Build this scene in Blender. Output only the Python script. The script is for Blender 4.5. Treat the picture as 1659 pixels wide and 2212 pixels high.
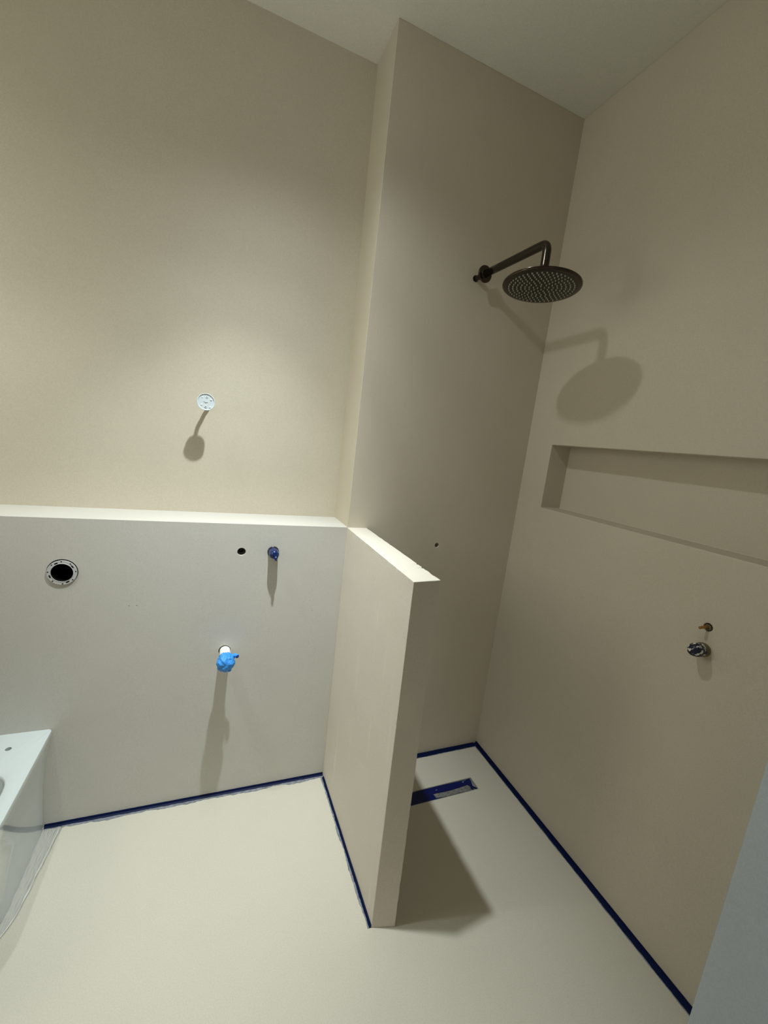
import bpy, bmesh, math, random
from mathutils import Vector, Matrix, noise

random.seed(7)
PI = math.pi
S = bpy.context.scene
for o in list(bpy.data.objects):
    bpy.data.objects.remove(o, do_unlink=True)
COL = S.collection

# ------------------------------------------------------------------ camera
cam_data = bpy.data.cameras.new('camera')
cam = bpy.data.objects.new('camera', cam_data)
COL.objects.link(cam)
cam.location = (-0.5274, -1.6345, 1.5735)
cam.rotation_euler = (1.4021, -0.1135, -0.3783)
cam_data.sensor_fit = 'HORIZONTAL'
cam_data.sensor_width = 36.0
cam_data.lens = 889.94 / 1659 * 36.0
cam_data.clip_start = 0.02
S.camera = cam

# ------------------------------------------------------------------ colour management and world
S.view_settings.view_transform = 'Standard'
S.view_settings.look = 'None'
S.view_settings.gamma = 1.0
S.view_settings.use_curve_mapping = False
S.view_settings.exposure = 0.0
world = bpy.data.worlds.new('world')
S.world = world
world.use_nodes = True
world.node_tree.nodes['Background'].inputs[0].default_value = (0.17, 0.16, 0.145, 1)
world.node_tree.nodes['Background'].inputs[1].default_value = 1.6

# ------------------------------------------------------------------ lamps (positions of the two hanging lamps)
LAMP_MAIN = Vector((-0.35, -0.53, 2.70))
LAMP_SIDE = Vector((-1.21, -0.43, 2.80))
WINDOW_FILL = 4.6
LAMP_COLOUR = (0.94, 1.04, 1.06)

def spot(loc, watts, angle, radius=0.022, aim=(0, 0, -1), blend=1.0):
    if watts <= 0: return
    l = bpy.data.lights.new('lamp_light', 'SPOT' if angle < 179 else 'POINT')
    l.energy = watts
    l.color = LAMP_COLOUR
    if angle < 179:
        l.spot_size = math.radians(angle)
        l.spot_blend = blend
    l.shadow_soft_size = radius
    o = bpy.data.objects.new('lamp_light', l)
    COL.objects.link(o)
    o.location = loc
    o.rotation_euler = Vector(aim).to_track_quat('-Z', 'Y').to_euler()

# photometric curve of each lamp: (watts, cone, aim)
MAIN = [(7.2, 96, (0, 0, -1)), (77, 60, (0, 0, -1)), (24, 100, (-0.1, 0.15, -1)), (59, 60, (-0.1, 0.3, -1)),
        (19, 165, (0, 0, -1)), (1.3, 180, (0, 0, -1))]
SIDE = [(40, 80, (0, 0, -1)), (3, 110, (0, 0, -1))]
for w_, a_, d_ in MAIN: spot(LAMP_MAIN, w_, a_, aim=d_)
for w_, a_, d_ in SIDE: spot(LAMP_SIDE, w_, a_, aim=d_)

# ------------------------------------------------------------------ materials
def new_mat(name):
    m = bpy.data.materials.new(name)
    m.use_nodes = True
    nt = m.node_tree
    return m, nt, nt.nodes['Principled BSDF']

def plain(name, col, rough=0.5, metal=0.0, spec=0.5, coat=0.0, bump=None, alpha=1.0, trans=0.0):
    m, nt, b = new_mat(name)
    b.inputs['Base Color'].default_value = (*col, 1)
    b.inputs['Roughness'].default_value = rough
    b.inputs['Metallic'].default_value = metal
    b.inputs['Specular IOR Level'].default_value = spec
    b.inputs['Coat Weight'].default_value = coat
    b.inputs['Alpha'].default_value = alpha
    b.inputs['Transmission Weight'].default_value = trans
    if bump:
        sc, st = bump
        tc = nt.nodes.new('ShaderNodeTexCoord')
        n = nt.nodes.new('ShaderNodeTexNoise')
        n.inputs['Scale'].default_value = sc
        n.inputs['Detail'].default_value = 4
        nt.links.new(tc.outputs['Object'], n.inputs['Vector'])
        bp = nt.nodes.new('ShaderNodeBump')
        bp.inputs['Strength'].default_value = st
        bp.inputs['Distance'].default_value = 0.002
        nt.links.new(n.outputs['Fac'], bp.inputs['Height'])
        nt.links.new(bp.outputs['Normal'], b.inputs['Normal'])
    return m

def cement(name, c1, c2, rough=0.6, spec=0.35, bump=0.12, streak=None, cloud=2.2):
    """trowelled micro-cement: broad clouds, fine grain, shallow unevenness"""
    m, nt, b = new_mat(name)
    N = nt.nodes.new; L = nt.links.new
    tc = N('ShaderNodeTexCoord')
    n1 = N('ShaderNodeTexNoise'); n1.inputs['Scale'].default_value = cloud
    n1.inputs['Detail'].default_value = 5; n1.inputs['Roughness'].default_value = 0.6
    L(tc.outputs['Object'], n1.inputs['Vector'])
    r1 = N('ShaderNodeValToRGB')
    r1.color_ramp.elements[0].position = 0.35; r1.color_ramp.elements[1].position = 0.65
    r1.color_ramp.elements[0].color = (*c1, 1); r1.color_ramp.elements[1].color = (*c2, 1)
    L(n1.outputs['Fac'], r1.inputs['Fac'])
    col = r1.outputs['Color']
    n2 = N('ShaderNodeTexNoise'); n2.inputs['Scale'].default_value = 260
    n2.inputs['Detail'].default_value = 3
    L(tc.outputs['Object'], n2.inputs['Vector'])
    mr = N('ShaderNodeMapRange'); mr.inputs['From Min'].default_value = 0.3; mr.inputs['From Max'].default_value = 0.7
    mr.inputs['To Min'].default_value = 0.95; mr.inputs['To Max'].default_value = 1.05
    L(n2.outputs['Fac'], mr.inputs['Value'])
    mx = N('ShaderNodeMix'); mx.data_type = 'RGBA'; mx.blend_type = 'MULTIPLY'
    mx.inputs[0].default_value = 1.0
    L(col, mx.inputs[6]); L(mr.outputs['Result'], mx.inputs[7])
    col = mx.outputs[2]
    if streak:
        # faint vertical trowel smears
        mp = N('ShaderNodeMapping'); mp.inputs['Scale'].default_value = streak
        L(tc.outputs['Object'], mp.inputs['Vector'])
        n3 = N('ShaderNodeTexNoise'); n3.inputs['Scale'].default_value = 1.0; n3.inputs['Detail'].default_value = 3
        L(mp.outputs['Vector'], n3.inputs['Vector'])
        r3 = N('ShaderNodeMapRange'); r3.inputs['From Min'].default_value = 0.62; r3.inputs['From Max'].default_value = 0.80
        r3.inputs['To Min'].default_value = 1.0; r3.inputs['To Max'].default_value = 1.14
        L(n3.outputs['Fac'], r3.inputs['Value'])
        m3 = N('ShaderNodeMix'); m3.data_type = 'RGBA'; m3.blend_type = 'MULTIPLY'; m3.inputs[0].default_value = 1.0
        L(col, m3.inputs[6]); L(r3.outputs['Result'], m3.inputs[7]); col = m3.outputs[2]
    L(col, b.inputs['Base Color'])
    b.inputs['Roughness'].default_value = rough
    b.inputs['Specular IOR Level'].default_value = spec
    n4 = N('ShaderNodeTexNoise'); n4.inputs['Scale'].default_value = 14; n4.inputs['Detail'].default_value = 8
    n4.inputs['Roughness'].default_value = 0.62
    L(tc.outputs['Object'], n4.inputs['Vector'])
    bp = N('ShaderNodeBump'); bp.inputs['Strength'].default_value = bump; bp.inputs['Distance'].default_value = 0.004
    L(n4.outputs['Fac'], bp.inputs['Height']); L(bp.outputs['Normal'], b.inputs['Normal'])
    return m

M_WALL = cement('wall_microcement', (0.600, 0.540, 0.428), (0.630, 0.565, 0.450))
M_LOW = cement('lower_wall_microcement', (0.600, 0.572, 0.520), (0.625, 0.598, 0.545), rough=0.42)
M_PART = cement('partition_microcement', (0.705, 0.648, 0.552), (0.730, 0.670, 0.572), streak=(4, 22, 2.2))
M_FLOOR = cement('floor_microcement', (0.615, 0.575, 0.478), (0.632, 0.592, 0.494), rough=0.38, bump=0.05)
M_CEIL = cement('ceiling_paint', (0.72, 0.70, 0.62), (0.74, 0.72, 0.64), rough=0.8, bump=0.1)
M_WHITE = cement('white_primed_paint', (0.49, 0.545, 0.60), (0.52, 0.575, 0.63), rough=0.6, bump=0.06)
M_CERAMIC = plain('white_ceramic', (0.60, 0.645, 0.63), rough=0.08, spec=0.6, coat=0.4)
M_WATER = plain('bowl_water', (0.55, 0.58, 0.56), rough=0.02, spec=0.7)
M_GUN = plain('gunmetal', (0.060, 0.047, 0.034), rough=0.20, metal=0.85)
M_GUN_FACE = plain('gunmetal_face', (0.030, 0.029, 0.018), rough=0.32, metal=0.6)
M_NOZZLE = plain('grey_silicone', (0.36, 0.34, 0.27), rough=0.45)
M_WHITEPL = plain('white_plastic', (0.66, 0.71, 0.73), rough=0.35)
M_PIPE = plain('white_pipe_plastic', (0.80, 0.78, 0.74), rough=0.3)
M_BLACK = plain('black_void', (0.004, 0.004, 0.003), rough=0.8, spec=0.1)
M_DARKPIPE = plain('dark_rubber', (0.035, 0.033, 0.026), rough=0.25)
M_TAPE = plain('navy_masking_film', (0.0012, 0.0065, 0.045), rough=0.5, spec=0.12)
M_DRAINFILM = plain('navy_drain_film', (0.0012, 0.006, 0.085), rough=0.28, spec=0.3)
M_RES = cement('grey_joint_residue', (0.16, 0.17, 0.19), (0.30, 0.31, 0.34), rough=0.7, cloud=60)
M_LIGHTBLUE = plain('sky_blue_film', (0.045, 0.30, 0.80), rough=0.38, spec=0.4, bump=(220, 1.0))
M_NAVYWRAP = plain('navy_wrap', (0.0040, 0.018, 0.092), rough=0.2, spec=0.5, bump=(140, 0.8))
M_DEEPBLUE = plain('deep_blue_fold', (0.004, 0.03, 0.20), rough=0.3)
M_COPPER = plain('tarnished_copper', (0.42, 0.20, 0.045), rough=0.4, metal=0.8)
M_BRASSCAP = plain('ochre_sleeve', (0.13, 0.10, 0.045), rough=0.5)
M_TAN = plain('tan_sleeve', (0.20, 0.14, 0.08), rough=0.5)
M_STEEL = plain('scuffed_steel', (0.38, 0.38, 0.37), rough=0.45, metal=0.5, bump=(300, 0.4))
M_CORD = plain('black_cord', (0.02, 0.02, 0.02), rough=0.6)
m, nt, b = new_mat('lamp_glow')
b.inputs['Emission Color'].default_value = (1, 0.98, 0.93, 1); b.inputs['Emission Strength'].default_value = 6
M_GLOW = m

def film_mat():
    m, nt, b = new_mat('crinkled_clear_film')
    b.inputs['Base Color'].default_value = (0.80, 0.785, 0.72, 1)
    b.inputs['Roughness'].default_value = 0.33
    b.inputs['Alpha'].default_value = 0.5
    tc = nt.nodes.new('ShaderNodeTexCoord')
    mp = nt.nodes.new('ShaderNodeMapping'); mp.inputs['Scale'].default_value = (160, 26, 60)
    n = nt.nodes.new('ShaderNodeTexNoise'); n.inputs['Scale'].default_value = 1.0; n.inputs['Detail'].default_value = 5
    nt.links.new(tc.outputs['Object'], mp.inputs['Vector']); nt.links.new(mp.outputs['Vector'], n.inputs['Vector'])
    bp = nt.nodes.new('ShaderNodeBump'); bp.inputs['Strength'].default_value = 1.0; bp.inputs['Distance'].default_value = 0.008
    nt.links.new(n.outputs['Fac'], bp.inputs['Height']); nt.links.new(bp.outputs['Normal'], b.inputs['Normal'])
    return m
M_FILM = film_mat()

def patch_mat():
    """white cap half painted over with navy film scraps"""
    m, nt, b = new_mat('white_navy_patches')
    tc = nt.nodes.new('ShaderNodeTexCoord')
    n = nt.nodes.new('ShaderNodeTexNoise'); n.inputs['Scale'].default_value = 72; n.inputs['Detail'].default_value = 2
    nt.links.new(tc.outputs['Object'], n.inputs['Vector'])
    r = nt.nodes.new('ShaderNodeValToRGB'); r.color_ramp.interpolation = 'CONSTANT'
    r.color_ramp.elements[0].color = (0.70, 0.68, 0.60, 1)
    r.color_ramp.elements[1].color = (0.004, 0.006, 0.030, 1); r.color_ramp.elements[1].position = 0.45
    nt.links.new(n.outputs['Fac'], r.inputs['Fac']); nt.links.new(r.outputs['Color'], b.inputs['Base Color'])
    b.inputs['Roughness'].default_value = 0.4
    return m
M_PATCH = patch_mat()

# ------------------------------------------------------------------ helpers
def tag(o, label=None, cat=None, group=None, kind=None):
    if label: o['label'] = label
    if cat: o['category'] = cat
    if group: o['group'] = group
    if kind: o['kind'] = kind
    return o

def link(name, me, mat, parent=None, smooth=False):
    o = bpy.data.objects.new(name, me)
    COL.objects.link(o)
    if mat: me.materials.append(mat)
    if parent:
        o.parent = parent
        o.matrix_parent_inverse = Matrix.Translation(-parent.location) if parent.parent is None else Matrix.Identity(4)
    if smooth:
        for p in me.polygons: p.use_smooth = True
    return o

def from_bm(name, bm, mat, parent=None, smooth=False):
    bmesh.ops.recalc_face_normals(bm, faces=bm.faces)
    me = bpy.data.meshes.new(name)
    bm.to_mesh(me); bm.free()
    return link(name, me, mat, parent, smooth)

def thing(name, loc, label, cat, group=None):
    o = bpy.data.objects.new(name, None)
    COL.objects.link(o)
    o.location = loc
    o.empty_display_size = 0.05
    return tag(o, label, cat, group)

def hexa(bm, c):
    """eight corners: bottom four (ccw) then top four"""
    v = [bm.verts.new(p) for p in c]
    for f in ((3, 2, 1, 0), (4, 5, 6, 7), (0, 1, 5, 4), (1, 2, 6, 5), (2, 3, 7, 6), (3, 0, 4, 7)):
        bm.faces.new([v[i] for i in f])
    return v

def box(bm, x0, x1, y0, y1, z0, z1):
    return hexa(bm, [(x0, y0, z0), (x1, y0, z0), (x1, y1, z0), (x0, y1, z0),
                     (x0, y0, z1), (x1, y0, z1), (x1, y1, z1), (x0, y1, z1)])

def frame(d, up=(0, 0, 1)):
    d = Vector(d).normalized()
    up = Vector(up)
    if abs(d.dot(up)) > 0.98: up = Vector((1, 0, 0))
    u = d.cross(up).normalized()
    return u, d.cross(u).normalized(), d

def lathe(bm, origin, axis, prof, n=48, close=True, jitter=0.0, seed=0):
    """prof: list of (t along axis, radius)"""
    u, v, d = frame(axis)
    o = Vector(origin)
    rings = []
    for k, (t, r) in enumerate(prof):
        ring = []
        for i in range(n):
            a = 2 * PI * i / n
            rr = r
            if jitter:
                rr = r * (1 + jitter * noise.noise(Vector((math.cos(a) * 2.2 + seed, math.sin(a) * 2.2, t * 90))))
            ring.append(bm.verts.new(o + d * t + (u * math.cos(a) + v * math.sin(a)) * rr))
        rings.append(ring)
    for a, b2 in zip(rings, rings[1:]):
        for i in range(n):
            bm.faces.new((a[i], a[(i + 1) % n], b2[(i + 1) % n], b2[i]))
    if close:
        bm.faces.new(rings[0][::-1]); bm.faces.new(rings[-1])
    return rings

def tube(bm, pts, radii, n=20, cap=True):
    pts = [Vector(p) for p in pts]
    if not isinstance(radii, (list, tuple)): radii = [radii] * len(pts)
    t0 = (pts[1] - pts[0]).normalized()
    u, v, _ = frame(t0)
    rings = []
    for i, p in enumerate(pts):
        t = (pts[min(i + 1, len(pts) - 1)] - pts[max(i - 1, 0)]).normalized()
        u = (u - t * u.dot(t)).normalized(); v = t.cross(u).normalized()
        rings.append([bm.verts.new(p + (u * math.cos(2 * PI * k / n) + v * math.sin(2 * PI * k / n)) * radii[i]) for k in range(n)])
    for a, b2 in zip(rings, rings[1:]):
        for k in range(n):
            bm.faces.new((a[k], a[(k + 1) % n], b2[(k + 1) % n], b2[k]))
    if cap:
        bm.faces.new(rings[0][::-1]); bm.faces.new(rings[-1])

def spline(ps, n=8):
    ps = [Vector(p) for p in ps]
    q = [ps[0] * 2 - ps[1]] + ps + [ps[-1] * 2 - ps[-2]]
    out = []
    for i in range(1, len(q) - 2):
        for k in range(n):
            t = k / n
            a, b2, c, d = q[i - 1], q[i], q[i + 1], q[i + 2]
            out.append(0.5 * ((2 * b2) + (c - a) * t + (2 * a - 5 * b2 + 4 * c - d) * t * t + (3 * b2 - a - 3 * c + d) * t ** 3))
    out.append(ps[-1])
    return out

def cut(o, cutters):
    """subtract the bmesh solids from o for good (cutters leave no object behind)"""
    tmp = []
    for bm in cutters:
        c = from_bm('cutter', bm, None)
        md = o.modifiers.new('cut', 'BOOLEAN'); md.operation = 'DIFFERENCE'; md.solver = 'EXACT'; md.object = c
        tmp.append(c)
    bpy.context.view_layer.update()
    dg = bpy.context.evaluated_depsgraph_get()
    me = bpy.data.meshes.new_from_object(o.evaluated_get(dg))
    o.modifiers.clear(); o.data = me
    for c in tmp: bpy.data.objects.remove(c, do_unlink=True)

def bevel(o, w, seg=2, ang=30):
    md = o.modifiers.new('bevel', 'BEVEL'); md.width = w; md.segments = seg
    md.limit_method = 'ANGLE'; md.angle_limit = math.radians(ang)
    md.harden_normals = False

def rod(origin, axis, r, length, n=40):
    bm = bmesh.new(); lathe(bm, origin, axis, [(0, r), (length, r)], n); return bm

def poly_slab(bm, pts, z0, z1):
    lo = [bm.verts.new((x, y, z0)) for x, y in pts]; hi = [bm.verts.new((x, y, z1)) for x, y in pts]
    bm.faces.new(lo[::-1]); bm.faces.new(hi)
    n = len(pts)
    for i in range(n): bm.faces.new((lo[i], lo[(i + 1) % n], hi[(i + 1) % n], hi[i]))

# ------------------------------------------------------------------ the room
CEIL = 3.0367
D_UP = 0.21                       # depth of the ledge
def lowy(x): return -0.0174 * x   # front face of the half-height wall
def rx(z): return 0.8655 + 0.005 * z   # shower side wall

bm = bmesh.new(); box(bm, -2.05, 1.25, -2.65, 0.5, -0.12, 0)
floor = tag(from_bm('floor', bm, M_FLOOR), 'pale greige poured floor with a low glossy finish', 'floor', kind='structure')
bm = bmesh.new(); box(bm, -2.05, 1.25, -2.65, 0.5, CEIL, CEIL + 0.12)
tag(from_bm('ceiling', bm, M_CEIL), 'plain matt ceiling above the shower and ledge', 'ceiling', kind='structure')

bm = bmesh.new(); box(bm, -2.0, 0.0, D_UP, 0.36, 1.19, CEIL)
tag(from_bm('wall_back', bm, M_WALL), 'tall beige wall set back above the bright ledge', 'wall', kind='structure')

bm = bmesh.new()
hexa(bm, [(-2.0, lowy(-2.0), 0), (0, 0, 0), (0, 0.36, 0), (-2.0, 0.36, 0),
          (-2.0, lowy(-2.0), 1.2), (0, 0, 1.2), (0, 0.36, 1.2), (-2.0, 0.36, 1.2)])
low = tag(from_bm('wall_back_lower', bm, M_LOW), 'half-height grey wall carrying the pipes, its top a pale ledge', 'wall', kind='structure')

bm = bmesh.new(); box(bm, 0.0, 1.12, 0.0, 0.36, 0, CEIL)
shb = tag(from_bm('wall_shower_back', bm, M_WALL), 'full-height beige wall behind the shower head', 'wall', kind='structure')

bm = bmesh.new()
Y0, Y1 = 0.0, -1.2133
hexa(bm, [(rx(0), Y1, 0), (1.12, Y1, 0), (1.12, Y0, 0), (rx(0), Y0, 0),
          (rx(CEIL), Y1, CEIL), (1.12, Y1, CEIL), (1.12, Y0, CEIL), (rx(CEIL), Y0, CEIL)])
right = tag(from_bm('wall_right', bm, M_WALL), 'beige shower side wall with a long recessed niche', 'wall', kind='structure')

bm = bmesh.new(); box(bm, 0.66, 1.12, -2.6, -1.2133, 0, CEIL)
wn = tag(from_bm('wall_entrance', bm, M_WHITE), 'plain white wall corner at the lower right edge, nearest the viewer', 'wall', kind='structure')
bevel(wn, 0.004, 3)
WY0, WY1, WZ0, WZ1 = -0.62, -0.06, 1.45, 2.45      # unseen window added as soft fill for the left-facing sides
bm = bmesh.new(); box(bm, -2.05, -1.9, -2.6, 0.36, 0, CEIL)
wl = tag(from_bm('wall_left', bm, M_WALL), 'beige wall on the left of the toilet', 'wall', kind='structure')
bm = bmesh.new(); box(bm, -2.2, -1.8, WY0, WY1, WZ0, WZ1)
cut(wl, [bm])
t = thing('added_window', (-1.95, (WY0 + WY1) / 2, WZ0), 'added fill-light window in the left wall, out of view', 'window'); t['kind'] = 'structure'
bm = bmesh.new()
box(bm, -2.00, -1.95, WY0 + .001, WY0 + .04, WZ0 + .001, WZ1 - .001); box(bm, -2.00, -1.95, WY1 - .04, WY1 - .001, WZ0 + .001, WZ1 - .001)
box(bm, -2.00, -1.95, WY0 + .04, WY1 - .04, WZ0 + .001, WZ0 + .04); box(bm, -2.00, -1.95, WY0 + .04, WY1 - .04, WZ1 - .04, WZ1 - .001)
from_bm('added_window_frame', bm, M_WHITEPL, t)
mg, ng, bg = new_mat('added_fill_glow')
bg.inputs['Base Color'].default_value = (.8, .82, .8, 1)
bg.inputs['Emission Color'].default_value = (1.0, 1.02, 0.90, 1); bg.inputs['Emission Strength'].default_value = WINDOW_FILL
bm = bmesh.new(); box(bm, -1.98, -1.97, WY0 + .04, WY1 - .04, WZ0 + .04, WZ1 - .04)
from_bm('fill_pane', bm, mg, t)
bm = bmesh.new(); box(bm, -2.05, 1.12, -2.65, -2.5, 0, CEIL)
wf = tag(from_bm('wall_front', bm, M_WALL), 'beige wall with an added doorway opening behind the viewer', 'wall', kind='structure')
bm = bmesh.new(); box(bm, -1.0, 0.4, -2.8, -2.4, -0.01, 2.3)  # unseen doorway added to let bounce light out and world fill in
cut(wf, [bm])

# niche and holes
bm = bmesh.new()
zt, zb, yn, dep = 1.6461, 1.3580, -0.1585, 0.115
box(bm, 0.80, 0.873 + dep, -1.12, yn, zb, zt)
cut(right, [bm, rod((0.85, -0.928, 1.1338), (1, 0, 0), 0.0125, 0.08)])
bevel(right, 0.0025, 2)

ZH = Vector((-0.42, 0.0073, 1.0885))
cutters = [rod((-0.42, -0.02, 1.0885), (0, 1, 0), 0.0158, 0.10),
           rod((-0.9988, -0.03, 1.0102), (0, 1, 0), 0.0458, 0.30, 64),
           rod((-0.2994, -0.02, 1.0900), (0, 1, 0), 0.0225, 0.05),
           rod((-0.463, -0.02, 0.6725), (0, 1, 0), 0.0232, 0.05)]
for x, z, r in ((-0.80, 0.8779, .0022), (-0.7755, 0.8776, .0026), (-0.1344, 0.8751, .0020), (-0.1207, 0.8304, .0020)):
    b2 = bmesh.new(); bmesh.ops.create_icosphere(b2, subdivisions=2, radius=r, matrix=Matrix.Translation((x, lowy(x), z))); cutters.append(b2)
cut(low, cutters)
bevel(low, 0.0022, 2)
cut(shb, [rod((0.4463, -0.02, 1.1263), (0, 1, 0), 0.0105, 0.09), rod((0.4546, -0.02, 2.2929), (0, 1, 0), 0.013, 0.05)])
bevel(shb, 0.002, 2)

# half-height partition beside the shower: slightly out of true, chipped edges
def partition():
    P = dict(bl=(0.0095, -0.6548, 0), br=(0.0858, -0.6756, 0), tl=(-0.0032, -0.6581, 1.2), tr=(0.0881, -0.6488, 1.2),
             Bl=(0.0, 0.0, 0), Br=(0.086, 0.0, 0), Tl=(-0.001, 0.0, 1.2), Tr=(0.0873, 0.0, 1.2))
    P = {k: Vector(v) for k, v in P.items()}
    NU, NV, NW = 4, 90, 80       # across, along, up
    bm = bmesh.new()
    def pt(i, j, k):
        u, v, w = i / NU, j / NV, k / NW
        f = P['bl'].lerp(P['br'], u).lerp(P['tl'].lerp(P['tr'], u), w)
        g = P['Bl'].lerp(P['Br'], u).lerp(P['Tl'].lerp(P['Tr'], u), w)
        p = f.lerp(g, v)
        # worn, slightly ragged arrises
        e = sum((i in (0, NU), j == 0, k == NW))
        if e >= 2:
            q = noise.noise(p * 38) + 0.6 * noise.noise(p * 110)
            amp = 0.0016 * max(0, q) + (0.003 if (i == NU and k == NW and 14 < j < 30 and noise.noise(p * 160) > .25) else 0)
            c = Vector((0.043, -0.33, 0.6))
            d = Vector((c.x - p.x if i in (0, NU) else 0, 0, 0))
            if d.length: d.normalize()
            p = p + d * amp * 0.6 + Vector((0, amp if j == 0 else 0, -amp if k == NW else 0))
        else:
            p = p + Vector((0.0007 * noise.noise(p * 9), 0, 0)) * (1 if i in (0, NU) else 0)
        return p
    V = {}
    def gv(i, j, k):
        if (i, j, k) not in V: V[(i, j, k)] = bm.verts.new(pt(i, j, k))
        return V[(i, j, k)]
    for i in range(NU):
        for j in range(NV):
            for k in (0, NW): bm.faces.new((gv(i, j, k), gv(i + 1, j, k), gv(i + 1, j + 1, k), gv(i, j + 1, k)))
        for k in range(NW):
            for j in (0, NV): bm.faces.new((gv(i, j, k), gv(i + 1, j, k), gv(i + 1, j, k + 1), gv(i, j, k + 1)))
    for j in range(NV):
        for k in range(NW):
            for i in (0, NU): bm.faces.new((gv(i, j, k), gv(i, j + 1, k), gv(i, j + 1, k + 1), gv(i, j, k + 1)))
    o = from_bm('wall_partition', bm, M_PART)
    bevel(o, 0.0016, 2, 50)
    return tag(o, 'half-height partition wall between the shower and the toilet side', 'wall', kind='structure')
partition()

# ------------------------------------------------------------------ film and residue along the wall base
def base_strip(pts, normals, zt_, out, grey, label, seed):
    """pts along the wall foot; normals point into the room; blue film folded over the corner, torn grey joint edge"""
    pts = [Vector(p) for p in pts]
    mid = pts[len(pts) // 2]
    t = thing('masking_strip', (mid.x, mid.y, 0), label, 'masking film', 'blue masking film along the wall feet')
    # resample
    P, Nn = [], []
    for a, b2, na, nb in zip(pts, pts[1:], normals, normals[1:]):
        L = (b2 - a).length; n = max(2, int(L / 0.004))
        for k in range(n):
            P.append(a.lerp(b2, k / n)); Nn.append(Vector(na).lerp(Vector(nb), k / n))
    P.append(pts[-1]); Nn.append(Vector(normals[-1]))
    def ribbon(name, fn, mat):
        bm = bmesh.new(); rows = []
        for i, (p, n) in enumerate(zip(P, Nn)):
            row = [bm.verts.new(p + n * d + Vector((0, 0, z))) for d, z in fn(i)]
            rows.append(row)
        for r1, r2 in zip(rows, rows[1:]):
            m_ = len(r1)
            for k in range(m_): bm.faces.new((r1[k], r1[(k + 1) % m_], r2[(k + 1) % m_], r2[k]))
        bm.faces.new(rows[0]); bm.faces.new(rows[-1][::-1])
        return from_bm(name, bm, mat, t)
    def w(i, f, s): return noise.noise(Vector((i * f, s, seed)))
    def blue(i):
        o = out + 0.0016 * w(i, .11, 0) + 0.0011 * w(i, .43, 3)
        zz = zt_ + 0.0005 * w(i, .2, 7)
        return [(0.0003, zz), (0.0013, zz), (0.0042, 0.0050), (o, 0.0018), (o, 0.0006), (0.0010, 0.0006)]
    ribbon('film', blue, M_TAPE)
    def gr(i):
        o = out + max(0.0012, grey * (0.95 + .9 * w(i, .05, 11) + .4 * w(i, .3, 5)))
        return [(out - 0.004, 0.0001), (out - 0.004, 0.0012), (o, 0.0010), (o, 0.0001)]
    g = ribbon('joint_residue', gr, M_RES)
    g['label'] = 'torn grey edge of the joint under the film'
    return t

base_strip([(-1.0685, lowy(-1.0685), 0), (-0.001, 0, 0)], [(0, -1, 0), (0, -1, 0)], 0.0125, 0.0100, 0.009,
           'navy film strip along the foot of the pipe wall, toilet to partition', 1.3)
base_strip([(0.0, -0.0205, 0), (0.0092, -0.6545, 0)], [(-1, 0, 0), (-1, 0, 0)], 0.0100, 0.0075, 0.006,
           'narrow navy film strip along the foot of the partition', 4.1)
base_strip([(0.088, 0, 0), (0.8448, 0, 0)], [(0, -1, 0), (0, -1, 0)], 0.0075, 0.0225, 0.003,
           'navy film strip across the back of the shower floor', 8.7)
base_strip([(0.8655, -0.001, 0), (0.8655, -1.210, 0)], [(-1, 0, 0), (-1, 0, 0)], 0.0130, 0.0185, 0.003,
           'long navy film strip at the foot of the niche wall', 12.9)

# ------------------------------------------------------------------ floor drain
DX0, DX1, DY0, DY1 = 0.205, 0.698, -0.2715, -0.2010
bm = bmesh.new(); box(bm, DX0, DX1, DY0, DY1, -0.012, 0.05)
cut(floor, [bm])
t = thing('shower_drain', (0.45, -0.236, -0.012), 'long narrow floor drain beneath torn navy film in the shower', 'drain')
bm = bmesh.new()
box(bm, DX0 + .0005, DX1 - .0005, DY0 + .0005, DY1 - .0005, -0.0118, -0.0050)
o = from_bm('channel', bm, M_STEEL, t)
bm = bmesh.new()
for a in ((DX0 + .0006, DX1 - .0006, DY0 + .0006, DY0 + .0030), (DX0 + .0006, DX1 - .0006, DY1 - .0030, DY1 - .0006),
          (DX1 - .0040, DX1 - .0006, DY0 + .003, DY1 - .003), (DX0 + .0006, DX0 + .003, DY0 + .003, DY1 - .003)):
    box(bm, a[0], a[1], a[2], a[3], -0.0050, -0.0006)
from_bm('frame', bm, M_STEEL, t)
blue_pts = [(0.212, -0.2695), (0.212, -0.2060), (0.290, -0.2050), (0.3738, -0.2070), (0.4303, -0.2045), (0.5269, -0.2035), (0.6323, -0.2065), (0.6653, -0.2075), (0.6800, -0.2040),
            (0.6900, -0.2057), (0.6890, -0.2209), (0.6842, -0.2326), (0.6748, -0.2651), (0.6625, -0.26), (0.6668, -0.2429),
            (0.659, -0.2334), (0.6291, -0.2366), (0.559, -0.2397), (0.5095, -0.2389), (0.4682, -0.2367), (0.4708, -0.2615),
            (0.5136, -0.2662), (0.5457, -0.2690), (0.4263, -0.2700)]
def ragged(pts, seed, amp=0.0010, step=0.008):
    out = []
    n = len(pts)
    for i in range(n):
        a, b2 = Vector(pts[i]), Vector(pts[(i + 1) % n])
        k = max(1, int((b2 - a).length / step))
        for j in range(k):
            p = a.lerp(b2, j / k)
            q = Vector((p.x * 90, p.y * 90, seed))
            out.append((p.x + amp * noise.noise(q), p.y + amp * noise.noise(q + Vector((9, 4, 2)))))
    return out
bm = bmesh.new(); poly_slab(bm, ragged(blue_pts, 1), -0.0049, -0.0022)
from_bm('film_cover', bm, M_DRAINFILM, t)
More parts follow.
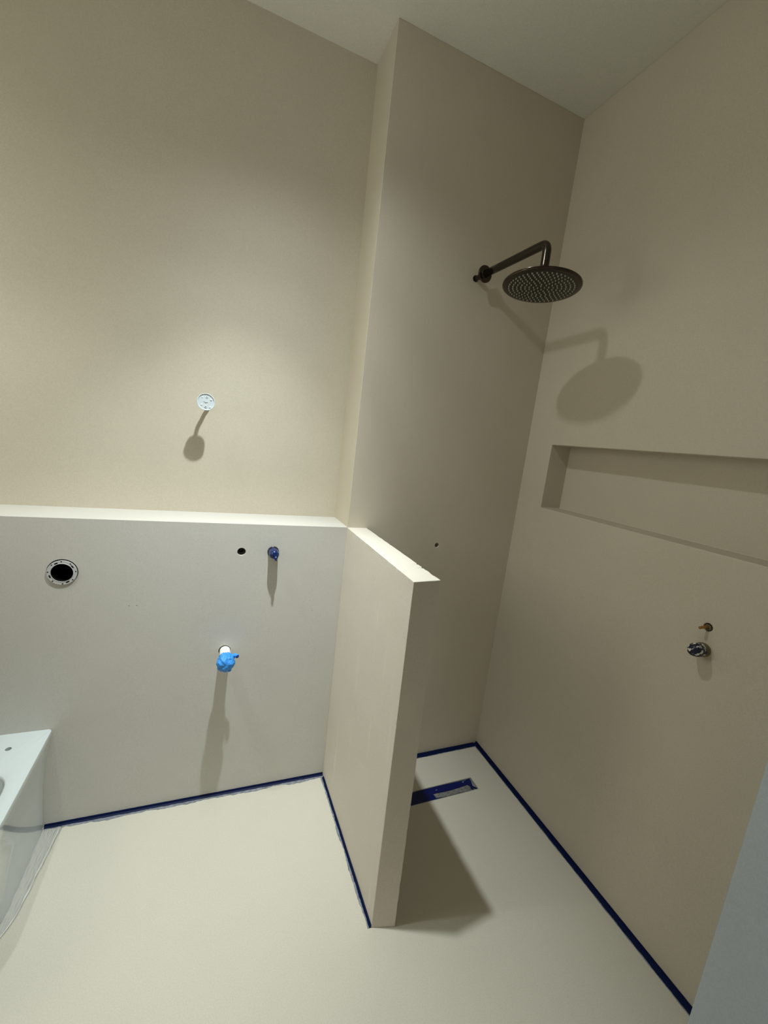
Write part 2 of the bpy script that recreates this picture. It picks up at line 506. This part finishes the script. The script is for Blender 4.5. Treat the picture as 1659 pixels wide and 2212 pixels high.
grey_pts = [(0.4695, -0.2380), (0.5095, -0.2402), (0.559, -0.2410), (0.6291, -0.2379), (0.657, -0.2350), (0.6650, -0.2440), (0.6610, -0.2600),
            (0.6115, -0.2644), (0.5606, -0.2649), (0.5136, -0.2650), (0.4725, -0.2605)]
bm = bmesh.new(); poly_slab(bm, ragged(grey_pts, 5, .0007), -0.0049, -0.0030)
M_GP = cement('exposed_grey_cement', (0.10, 0.098, 0.095), (0.26, 0.25, 0.24), rough=0.7, cloud=90)
o = from_bm('cement_patch', bm, M_GP, t); o['label'] = 'grey patch showing through a tear in the film'
for pts_, nm in (([(0.6790, -0.2450), (0.6930, -0.2610), (0.6910, -0.2660), (0.6800, -0.2600)], 'film_scrap'),
                 ([(0.5900, -0.2686), (0.6580, -0.2656), (0.6600, -0.2672), (0.6050, -0.2700)], 'film_scrap'),
                 ([(0.488, -0.2240), (0.494, -0.2235), (0.500, -0.2190), (0.490, -0.2215)], 'film_wrinkle'),
                 ([(0.640, -0.2150), (0.648, -0.2110), (0.653, -0.2120), (0.646, -0.2170)], 'film_wrinkle')):
    bm = bmesh.new(); poly_slab(bm, pts_, -0.0022 if nm == 'film_wrinkle' else -0.0049, -0.0017 if nm == 'film_wrinkle' else -0.002)
    o = from_bm(nm, bm, M_TAPE if nm == 'film_scrap' else plain('pale_blue_crease', (0.25, 0.33, 0.48), 0.3), t)

# ------------------------------------------------------------------ rain shower
t = thing('rain_shower', (0.4546, 0.0, 2.2929), 'gunmetal rain shower head on a bent wall arm', 'shower')
C0 = Vector((0.4715, -0.4031, 2.1503)); NRM = Vector((0.0374, 0.0551, 0.9978)).normalized()
A0 = Vector((0.4546, 0.010, 2.2929)); A1 = Vector((0.4546, -0.0001, 2.2929))
TOP = C0 + NRM * 0.1445
elbow_in = A1 + (TOP - A1) * 0.935
pts = [A1 + (TOP - A1) * s for s in (0.158, 0.4, 0.7, 0.90)]
R_ = 0.032
d1 = (TOP - A1).normalized(); d2 = (-NRM)
st, en = TOP - d1 * R_, TOP + d2 * R_
for k in range(1, 12):
    s = k / 12
    pts.append((st * (1 - s) ** 2 + TOP * 2 * s * (1 - s) + en * s * s))
pts += [en, C0 + NRM * 0.07, C0 + NRM * 0.020]
bm = bmesh.new(); tube(bm, pts, 0.0146, 28)
from_bm('arm', bm, M_GUN, t, True)
bm = bmesh.new()
lathe(bm, (0.4546, 0.012, 2.2929), d1, [(0, .0095), (0.030, .0095), (0.030, .0108), (0.044, .0108), (0.044, .0082), (0.080, .0082)], 28)
from_bm('wall_nipple', bm, M_GUN, t)
bm = bmesh.new()
lathe(bm, A1 + d1 * 0.058, d1, [(0, .0120), (0, .0312), (0.0015, .0332), (0.0040, .0332), (0.0070, .0310), (0.0080, .0200), (0.0105, .0172), (0.016, .0168), (0.016, .0100)], 56)
from_bm('flange', bm, M_GUN, t)
bm = bmesh.new()
lathe(bm, C0, NRM, [(0.0, .1180), (0.0, .1262), (0.0015, .1285), (0.0035, .1295), (0.0075, .1292), (0.0095, .1250), (0.0120, .060), (0.0135, .022),
                    (0.0200, .0175), (0.0300, .0160), (0.0310, .0130)], 96)
head = from_bm('shower_head', bm, M_GUN, t)
for p in head.data.polygons: p.use_smooth = True
md = head.modifiers.new('es', 'EDGE_SPLIT'); md.split_angle = math.radians(35)
bm = bmesh.new(); lathe(bm, C0 - NRM * 0.0006, NRM, [(0, .1160), (0.0008, .1175)], 96)
from_bm('spray_face', bm, M_GUN_FACE, head)
uu, vv, _ = frame(NRM)
bm = bmesh.new()
lathe(bm, (0, 0, 0), -NRM, [(0, .0027), (0.0018, .0025), (0.0046, .0016), (0.0050, .0007)], 12)
bmesh.ops.recalc_face_normals(bm, faces=bm.faces)
nz = bpy.data.meshes.new('nozzle'); bm.to_mesh(nz); bm.free(); nz.materials.append(M_NOZZLE)
spots = []
for r, n in ((.1065, 44), (.0930, 38), (.0795, 32), (.0660, 26), (.0525, 21), (.0390, 15), (.0250, 9), (.0110, 4)):
    for i in range(n):
        a = 2 * PI * (i + .5 * ((n // 3) % 2)) / n
        spots.append(C0 - NRM * 0.0005 + (uu * math.cos(a) + vv * math.sin(a)) * r)
spots.sort(key=lambda p: (p - cam.location).length)
for p in spots[:100]:
    o = bpy.data.objects.new('nozzle', nz); COL.objects.link(o)
    o.parent = head; o.location = p
    o.matrix_parent_inverse = Matrix.Identity(4)
bm = bmesh.new()
for p in spots[100:]:
    lathe(bm, p, -NRM, [(0, .0027), (0.0018, .0025), (0.0046, .0016), (0.0050, .0007)], 12)
o = from_bm('nozzle', bm, M_NOZZLE, head); o['kind'] = 'stuff'

# ------------------------------------------------------------------ white disc on a bent conduit (upper wall)
t = thing('wall_light_mount', (-0.5682, D_UP, 1.62), 'round white plastic mounting disc on a bent stem from the upper wall', 'mounting disc')
cpts = [(-0.5675, 0.216, 1.6200), (-0.5682, 0.205, 1.6214), (-0.5724, 0.1878, 1.6312), (-0.5754, 0.1656, 1.6389), (-0.5773, 0.1434, 1.6534), (-0.5767, 0.1249, 1.6587), (-0.5733, 0.1080, 1.6610)]
bm = bmesh.new(); tube(bm, spline(cpts, 6), 0.0066, 18)
from_bm('stem', bm, plain('grey_conduit', (0.45, 0.45, 0.43), 0.5), t, True)
DC = Vector((-0.571, 0.0925, 1.6446))
AX = Vector((0.03, -1, -0.02)).normalized()
bm = bmesh.new()
lathe(bm, DC - AX * 0.0135, AX, [(-.006, .0275), (0.001, .0302), (0.0135, .0312), (0.0145, .0308), (0.0145, .0288), (0.0118, .0280), (0.0118, 0.0001)], 72)
disc = from_bm('disc', bm, M_WHITEPL, t)
bevel(disc, .0004, 2)
u_, v_, d_ = frame(AX)
def dp(a, b2, h): return DC + Vector((1, 0, 0)) * a + Vector((0, 0, 1)) * b2 + AX * h - AX * (0.0017)
S_ = 0.031 / 19.5 * 1.0
for k, (px, py) in enumerate(((-8.5, -9.5), (1.5, -11), (11.0, -5.8), (-9.5, 7.6), (-.4, 11.2), (9.5, 11.6))):
    bm = bmesh.new()
    big = k in (1, 4)
    if big:
        lathe(bm, dp(px * S_, -py * S_, -0.0008), AX, [(0, .0042), (.0022, .0040), (.0022, .0019), (-.0001, .0018)], 24)
    else:
        bmesh.ops.create_uvsphere(bm, u_segments=20, v_segments=10, radius=.0036,
                                  matrix=Matrix.Translation(dp(px * S_, -py * S_, -0.0006)) @ Matrix.Diagonal((1, .75, 1, 1)))
    from_bm('screw_boss' if big else 'boss', bm, M_WHITEPL, disc, True)
    if big:
        bm = bmesh.new(); lathe(bm, dp(px * S_, -py * S_, 0.0008), AX, [(0, .0019), (.0003, .0019)], 16)
        from_bm('screw_hole', bm, plain('dim_hole', (.16, .18, .18), .7), disc)
bm = bmesh.new()
tube(bm, [dp(-.0095, .0008, .0002), dp(-.0045, -.0006, .0004), dp(-.001, -.0026, .0005), dp(.003, -.0010, .0004), dp(.0068, -.0006, .0002)], [.0005, .0009, .0014, .0009, .0005], 8)
from_bm('moulded_mark', bm, plain('grey_mark', (.38, .40, .42), .5), disc)

# ------------------------------------------------------------------ air duct collar
t = thing('duct_collar', (-0.9988, 0.0174, 1.009), 'white slotted collar around a round black duct opening near the toilet', 'duct collar')
DY = lowy(-.9988)
bm = bmesh.new()
AXD = Vector((0, -1, 0))
O_ = Vector((-0.9988, DY, 1.009))
lathe(bm, O_ + Vector((0, .015, 0)), AXD, [(0, .0400), (0.0155, .0400), (0.016, .0432), (0.0185, .0437), (0.0200, .0430), (0.0200, .0335), (0.0208, .0328), (0.0208, .0322), (0.0160, .0320)], 80, close=False)
coll = from_bm('collar_ring', bm, plain('grey_white_plastic', (.56, .55, .54), .4), t)
def slot(parent, ang, w, h, rad):
    bm = bmesh.new()
    c = O_ + Vector((math.cos(ang) * rad, -0.0052, math.sin(ang) * rad))
    tx = Vector((-math.sin(ang), 0, math.cos(ang))); rr = Vector((math.cos(ang), 0, math.sin(ang)))
    q = []
    n = 6
    hw = max(0, w - h)
    for s in (1, -1):
        for k in range(n + 1):
            a = PI * k / n - PI / 2
            q.append(c + tx * s * (hw + h * math.cos(a)) + rr * s * h * math.sin(a))
    lo = [bm.verts.new(p + Vector((0, .0008, 0))) for p in q]; hi = [bm.verts.new(p + Vector((0, -.00012, 0))) for p in q]
    bm.faces.new(lo); bm.faces.new(hi[::-1])
    for i in range(len(q)): bm.faces.new((lo[i], lo[(i + 1) % len(q)], hi[(i + 1) % len(q)], hi[i]))
    from_bm('slot' if w > h * 1.5 else 'screw_hole', bm, M_BLACK, parent)
for a in (110, 30, 195, 290): slot(coll, math.radians(a + 6), .0056, .0019, .0367)
for a in (92, 52, 6, 320, 272, 228, 176, 136): slot(coll, math.radians(a), .0022, .0020, .0397)
bm = bmesh.new()
lathe(bm, O_ + Vector((0, .27, 0)), AXD, [(0, .0005), (0.0, .0385), (0.255, .0385), (0.255, .0400), (-.004, .0400), (-.004, .0005)], 60, close=False)
lathe(bm, O_ + Vector((0, .26, 0)), AXD, [(0, .0316), (.263, .0316), (.263, .0325), (0, .0325)], 60, close=False)
from_bm('duct', bm, M_BLACK, t)

# ------------------------------------------------------------------ dark pipe end sunk in its hole
t = thing('recessed_pipe', (-0.42, 0.0173, 1.0885), 'dark pipe end sunk in a small round hole left of the navy cap', 'pipe')
bm = bmesh.new()
lathe(bm, (-0.4215, 0.07, 1.0900), (0, -1, 0), [(0, .0005), (0, .0128), (0.048, .0128), (0.050, .0118), (0.050, .0100), (0.030, .0095), (0.030, .0005)], 40, close=False)
from_bm('pipe_end', bm, M_DARKPIPE, t, True)
bm = bmesh.new(); lathe(bm, (-0.42, 0.078, 1.0885), (0, -1, 0), [(0, .0153), (0.044, .0153), (0.044, .0130), (0, .0130)], 40, close=False)
from_bm('hole_liner', bm, M_BLACK, t)

# ------------------------------------------------------------------ navy capped water outlet
t = thing('capped_outlet', (-0.2994, 0.0052, 1.0900), 'stub pipe wrapped in shiny navy film under the ledge', 'pipe')
bm = bmesh.new(); lathe(bm, (-0.2994, 0.035, 1.0903), (0, -1, 0), [(0, .0218), (0.0315, .0218), (0.0330, .0200), (0.0330, .0175), (0, .0175)], 40, close=False)
from_bm('sleeve', bm, M_DARKPIPE, t)
bm = bmesh.new()
prof = [(0, .0170), (.010, .0175), (.022, .0184), (.030, .0190), (.045, .0192), (.062, .0188), (.070, .0172), (.0755, .0140), (.079, .0085), (.081, .0030)]
rings = lathe(bm, (-0.2994, 0.030, 1.0900), (0.0, -1, 0.0), prof, 64, jitter=.10, seed=3)
for v in bm.verts:
    q = noise.noise(v.co * 95) + .6 * noise.noise(v.co * 190)
    if v.co.y < -0.002: v.co += Vector((.0007 * q, .0022 * q, .0007 * q))
from_bm('film_wrap', bm, M_NAVYWRAP, t, True)
bm = bmesh.new()
tube(bm, [(-0.296, -0.046, 1.086), (-0.2945, -0.0510, 1.0795), (-0.2955, -0.0545, 1.0735), (-0.2915, -0.0560, 1.0700)], [.0062, .0056, .0040, .0012], 14)
for v in bm.verts: v.co += Vector((.001, .001, .001)) * noise.noise(v.co * 260)
from_bm('twisted_tail', bm, M_NAVYWRAP, t, True)

# ------------------------------------------------------------------ white waste pipe with bright blue film cap
t = thing('waste_pipe', (-0.462, 0.008, 0.672), 'white waste pipe stub closed with crumpled bright blue film', 'pipe')
bm = bmesh.new()
lathe(bm, (-0.462, 0.05, 0.6665), (0.01, -1, 0.10), [(0, .0205), (0.152, .0205), (0.152, .0175), (0, .0175)], 48, close=False)
from_bm('pipe', bm, M_PIPE, t, True)
E0 = Vector((-0.462, 0.05, 0.6665)); AD = Vector((0.01, -1, 0.10)).normalized()
bm = bmesh.new()
prof = [(0.110, .0215), (0.112, .0245), (0.118, .0280), (0.127, .0292), (0.135, .0280), (0.139, .0258), (0.143, .0278), (0.153, .0318), (0.162, .0315), (0.169, .0285), (0.175, .0225), (0.179, .0130), (0.181, .0030)]
prof2 = []
for (a, ra), (b2, rb) in zip(prof, prof[1:]):
    prof2 += [(a, ra), ((a + b2) / 2, (ra + rb) / 2)]
prof2.append(prof[-1])
lathe(bm, E0, AD, prof2, 90, jitter=.10, seed=9)
for v in bm.verts:
    tt = (v.co - E0).dot(AD)
    c = E0 + AD * tt
    rad = (v.co - c)
    q = abs(noise.noise(v.co * 62)) * 1.3 + .6 * abs(noise.noise(v.co * 150 + Vector((5, 1, 2)))) - .45
    if rad.length > .001: v.co += rad.normalized() * 0.0068 * q
    v.co += AD * 0.006 * noise.noise(v.co * 85)
from_bm('film_cap', bm, M_LIGHTBLUE, t, True)
bm = bmesh.new()
K0 = Vector((-0.4340, -0.0760, 0.6925))
tube(bm, spline([K0 + Vector((-.010, 0, -.006)), K0, K0 + Vector((.010, -.004, .004)), K0 + Vector((.0150, -.010, .0035))], 5),
     [.0085] * 5 + [.0080] * 5 + [.0076] * 5 + [.0066], 22)
for v in bm.verts: v.co += Vector((.0016, .0016, .0016)) * noise.noise(v.co * 170)
knot = from_bm('film_knot', bm, M_LIGHTBLUE, t, True)
bm = bmesh.new()
lathe(bm, K0 + Vector((.0142, -.0100, .0030)), Vector((.35, -.9, -.15)), [(0, .0064), (.0030, .0058), (.0048, .0036), (.0054, .0005)], 20)
for v in bm.verts: v.co += Vector((.0008, .0008, .0008)) * noise.noise(v.co * 300)
from_bm('knot_end', bm, M_DEEPBLUE, knot, True)
bm = bmesh.new()
tube(bm, [(-0.480, -0.092, 0.688), (-0.4885, -0.098, 0.6835), (-0.4935, -0.094, 0.6760)], [.006, .005, .0012], 12)
for v in bm.verts: v.co += Vector((.0015, .0015, .0015)) * noise.noise(v.co * 200)
from_bm('film_tail', bm, M_LIGHTBLUE, t, True)

# ------------------------------------------------------------------ wrapped mixer outlet and copper pipe in the shower wall
t = thing('wrapped_mixer_outlet', (0.8708, -0.9312, 1.0625), 'round valve stub with torn white and navy wrapping on the shower wall', 'valve')
V0 = Vector((0.8712, -0.9312, 1.0625)); VA = Vector((-1, -.05, .10)).normalized()
bm = bmesh.new(); lathe(bm, V0 - VA * .004, VA, [(0, .0160), (0, .0212), (.012, .0216), (.014, .0205), (.014, .0170), (.0, .0160)], 48, close=False)
from_bm('sleeve', bm, M_TAN, t, True)
bm = bmesh.new(); lathe(bm, V0 + VA * .0085, VA, [(0, .0165), (.0005, .0208), (.006, .0212), (.012, .0206), (.012, .0165)], 48)
from_bm('collar', bm, M_BRASSCAP, t)
bm = bmesh.new()
lathe(bm, V0 + VA * .014, VA, [(0, .0180), (.003, .0200), (.012, .0205), (.020, .0205), (.029, .0204), (.036, .0192), (.041, .0168), (.0450, .0125), (.0475, .0070), (.0485, .001)], 64, jitter=.07, seed=21)
for v in bm.verts: v.co += VA * .0022 * noise.noise(v.co * 85)
from_bm('wrapping', bm, M_PATCH, t, True)

t = thing('copper_pipe', (0.8712, -0.928, 1.1338), 'short bent copper pipe end poking from a hole above the wrapped valve', 'pipe')
bm = bmesh.new()
tube(bm, spline([(0.905, -0.9300, 1.1345), (0.880, -0.9290, 1.1350), (0.864, -0.9270, 1.1348), (0.850, -0.9240, 1.1330), (0.843, -0.9215, 1.1312)], 5), 0.0042, 18)
from_bm('pipe_end', bm, M_COPPER, t, True)
bm = bmesh.new(); lathe(bm, (0.885, -0.9275, 1.1330), (-1, 0, 0), [(0, .0040), (0, .0092), (.012, .0094), (.0145, .0078), (.0145, .0045)], 30)
for v in bm.verts: v.co += Vector((.001, .001, .001)) * noise.noise(v.co * 240)
from_bm('fitting', bm, M_BRASSCAP, t, True)

# ------------------------------------------------------------------ toilet
CX = -1.2215
t = thing('toilet', (CX, 0.021, 0), 'white back-to-wall toilet pan without seat, cut by the left edge', 'toilet')
def outline(hw, yb, yf, n_front=36, corner=0.012, sq=2.4):
    """plan outline: square at the wall, straight sides, superelliptic nose"""
    pts = []
    ys = yf + hw * 0.98
    for k in range(6):
        a = k / 5 * PI / 2
        pts.append((CX + hw - corner + corner * math.sin(a), yb - corner + corner * math.cos(a)))
    for s in (0.2, 0.4, 0.6, 0.8): pts.append((CX + hw, yb - corner + (ys - yb + corner) * s))
    for k in range(n_front + 1):
        a = PI * k / n_front
        c, s = math.cos(a), math.sin(a)
        pts.append((CX + hw * math.copysign(abs(c) ** (2 / sq), c), ys - (ys - yf) * abs(s) ** (2 / sq)))
    for s in (0.8, 0.6, 0.4, 0.2): pts.append((CX - hw, yb - corner + (ys - yb + corner) * s))
    for k in range(6):
        a = (1 - k / 5) * PI / 2
        pts.append((CX - hw + corner - corner * math.sin(a), yb - corner + corner * math.cos(a)))
    return pts
YB = 0.0202
def oval(hx, yc, hy, n, sq=2.3):
    # same vertex count / ordering as outline, starting at the back right
    pts = []
    for i in range(n):
        a = PI / 2 - 2 * PI * (i + .5) / n
        c, s = math.cos(a), math.sin(a)
        pts.append((CX + hx * math.copysign(abs(c) ** (2 / sq), c), yc + hy * math.copysign(abs(s) ** (2 / sq), s)))
    return pts
bm = bmesh.new()
levels = [(0.0, .1510, -.405), (0.10, .1520, -.420), (0.20, .1560, -.445), (0.28, .1640, -.480), (0.34, .1740, -.510), (0.385, .1820, -.528), (0.405, .1850, -.535), (0.4105, .1838, -.5335), (0.412, .1815, -.531)]
rings = []
for z, hw, yf in levels:
    rings.append([bm.verts.new((x, y, z)) for x, y in outline(hw, YB, yf)])
n = len(rings[0])
inner = [(.1445, -.315, .1500, .4120), (.1420, -.315, .1475, .4100), (.1408, -.316, .1460, .4050), (.1402, -.316, .1455, .3650), (.146, -.316, .152, .360),
         (.140, -.318, .146, .320), (.105, -.315, .115, .235), (.062, -.290, .070, .190), (.058, -.290, .066, .130)]
for hx, yc, hy, z in inner:
    rings.append([bm.verts.new((x, y, z)) for x, y in oval(hx, yc, hy, n, 4.0 if z > .362 else 3.0)])
for a, b2 in zip(rings, rings[1:]):
    for i in range(n): bm.faces.new((a[i], a[(i + 1) % n], b2[(i + 1) % n], b2[i]))
bm.faces.new(rings[0][::-1]); bm.faces.new(rings[-1])
pan = from_bm('pan', bm, M_CERAMIC, t)
pan.parent = None; pan.matrix_parent_inverse = Matrix.Identity(4)
cut(pan, [rod((-1.1352, -0.0596, 0.42), (0, 0, -1), 0.0088, 0.09), rod((2 * CX + 1.1352, -0.0596, 0.42), (0, 0, -1), 0.0088, 0.09)])
pan.parent = t; pan.matrix_parent_inverse = Matrix.Translation(-t.location)
for p in pan.data.polygons: p.use_smooth = True
md = pan.modifiers.new('es', 'EDGE_SPLIT'); md.split_angle = math.radians(38)
bm = bmesh.new()
vs = [bm.verts.new((x, y, .200)) for x, y in oval(.0660, -.2930, .075, 48)]; vl = [bm.verts.new((x, y, .192)) for x, y in oval(.0630, -.2930, .072, 48)]
bm.faces.new(vs); bm.faces.new(vl[::-1])
for i in range(48): bm.faces.new((vs[i], vs[(i + 1) % 48], vl[(i + 1) % 48], vl[i]))
from_bm('water', bm, M_WATER, t)

# crinkled clear film lying around the toilet foot
base = outline(.1520, YB, -.415)
n = len(base)
k0, k1 = 3, 34
inner_p = base[k0:k1]
t2 = thing('floor_film', (-1.04, -0.15, 0), 'crinkled clear protective film on the floor around the toilet foot', 'protective film')
bm = bmesh.new(); rows = []
M_ = 110
def along(pts, s):
    L = [0]
    for a, b2 in zip(pts, pts[1:]): L.append(L[-1] + (Vector(b2) - Vector(a)).length)
    d = s * L[-1]
    for i in range(len(L) - 1):
        if L[i + 1] >= d:
            f = (d - L[i]) / max(1e-9, L[i + 1] - L[i]); return Vector(pts[i]).lerp(Vector(pts[i + 1]), f), (Vector(pts[i + 1]) - Vector(pts[i])).normalized()
    return Vector(pts[-1]), (Vector(pts[-1]) - Vector(pts[-2])).normalized()
for i in range(M_):
    s = i / (M_ - 1)
    p, tg = along(inner_p, s)
    nn = Vector((-tg.y, tg.x))
    c2 = Vector((CX, -.2))
    if nn.dot(p - c2) < 0: nn = -nn
    wdt = 0.060 - 0.034 * min(1, s * 1.7) + .003 * noise.noise(Vector((s * 14, 3, 1)))
    row = []
    for k in range(9):
        f = k / 8
        q = p + nn * (-0.004 + (wdt + .006) * f)
        if q.y > lowy(q.x) - .013: q.y = lowy(q.x) - .013 - .001 * f
        z = 0.0012 + .0030 * abs(noise.noise(Vector((s * 30, f * 4, 2)))) * (1 - f) + (0.0048 * math.exp(-((f - .90) / .055) ** 2))
        row.append(bm.verts.new((q.x, q.y, z)))
    rows.append(row)
for r1, r2 in zip(rows, rows[1:]):
    for k in range(8): bm.faces.new((r1[k], r1[k + 1], r2[k + 1], r2[k]))
ff = from_bm('film_sheet', bm, M_FILM, t2, True)
md = ff.modifiers.new('sol', 'SOLIDIFY'); md.thickness = 0.0006; md.offset = -1
bm = bmesh.new()
cr = []
for i in range(4, 70):
    v = rows[i][7] if False else None
s_pts = []
for i in range(4, 72):
    s = i / (M_ - 1)
    p, tg = along(inner_p, s); nn = Vector((-tg.y, tg.x))
    if nn.dot(p - Vector((CX, -.2))) < 0: nn = -nn
    wdt = 0.060 - 0.034 * min(1, s * 1.7) + .003 * noise.noise(Vector((s * 14, 3, 1)))
    q = p + nn * (0.002 + wdt * .9)
    if q.y > lowy(q.x) - .014: q.y = lowy(q.x) - .014
    s_pts.append((q.x, q.y, .0055))
tube(bm, s_pts, [0.0007 + .0016 * max(0, .4 + noise.noise(Vector((i * .13, 8, 1)))) for i in range(len(s_pts))], 8)
cre = from_bm('film_crease', bm, plain('white_film_edge', (.80, .80, .76), .25, spec=.6), t2, True)

# ------------------------------------------------------------------ hanging lamps
def lamp(loc, label):
    t = thing('pendant_lamp', (loc.x, loc.y, CEIL), label, 'lamp', 'temporary hanging spot lamps')
    bm = bmesh.new(); tube(bm, [(loc.x, loc.y, CEIL - .001), (loc.x + .004, loc.y, (CEIL + loc.z) / 2), (loc.x, loc.y, loc.z + .09)], .003, 10)
    from_bm('cord', bm, M_CORD, t)
    bm = bmesh.new(); lathe(bm, (loc.x, loc.y, loc.z + .03), (0, 0, 1), [(0, .026), (.012, .026), (.045, .016), (.062, .008)], 32)
    from_bm('housing', bm, M_WHITEPL, t)
    bm = bmesh.new(); lathe(bm, (loc.x, loc.y, loc.z + .0265), (0, 0, 1), [(0, .020), (.003, .021)], 32)
    from_bm('lens', bm, M_GLOW, t)
lamp(LAMP_MAIN, 'small spot lamp hanging on its cord in front of the ledge')
lamp(LAMP_SIDE, 'small spot lamp hanging on its cord over the toilet')
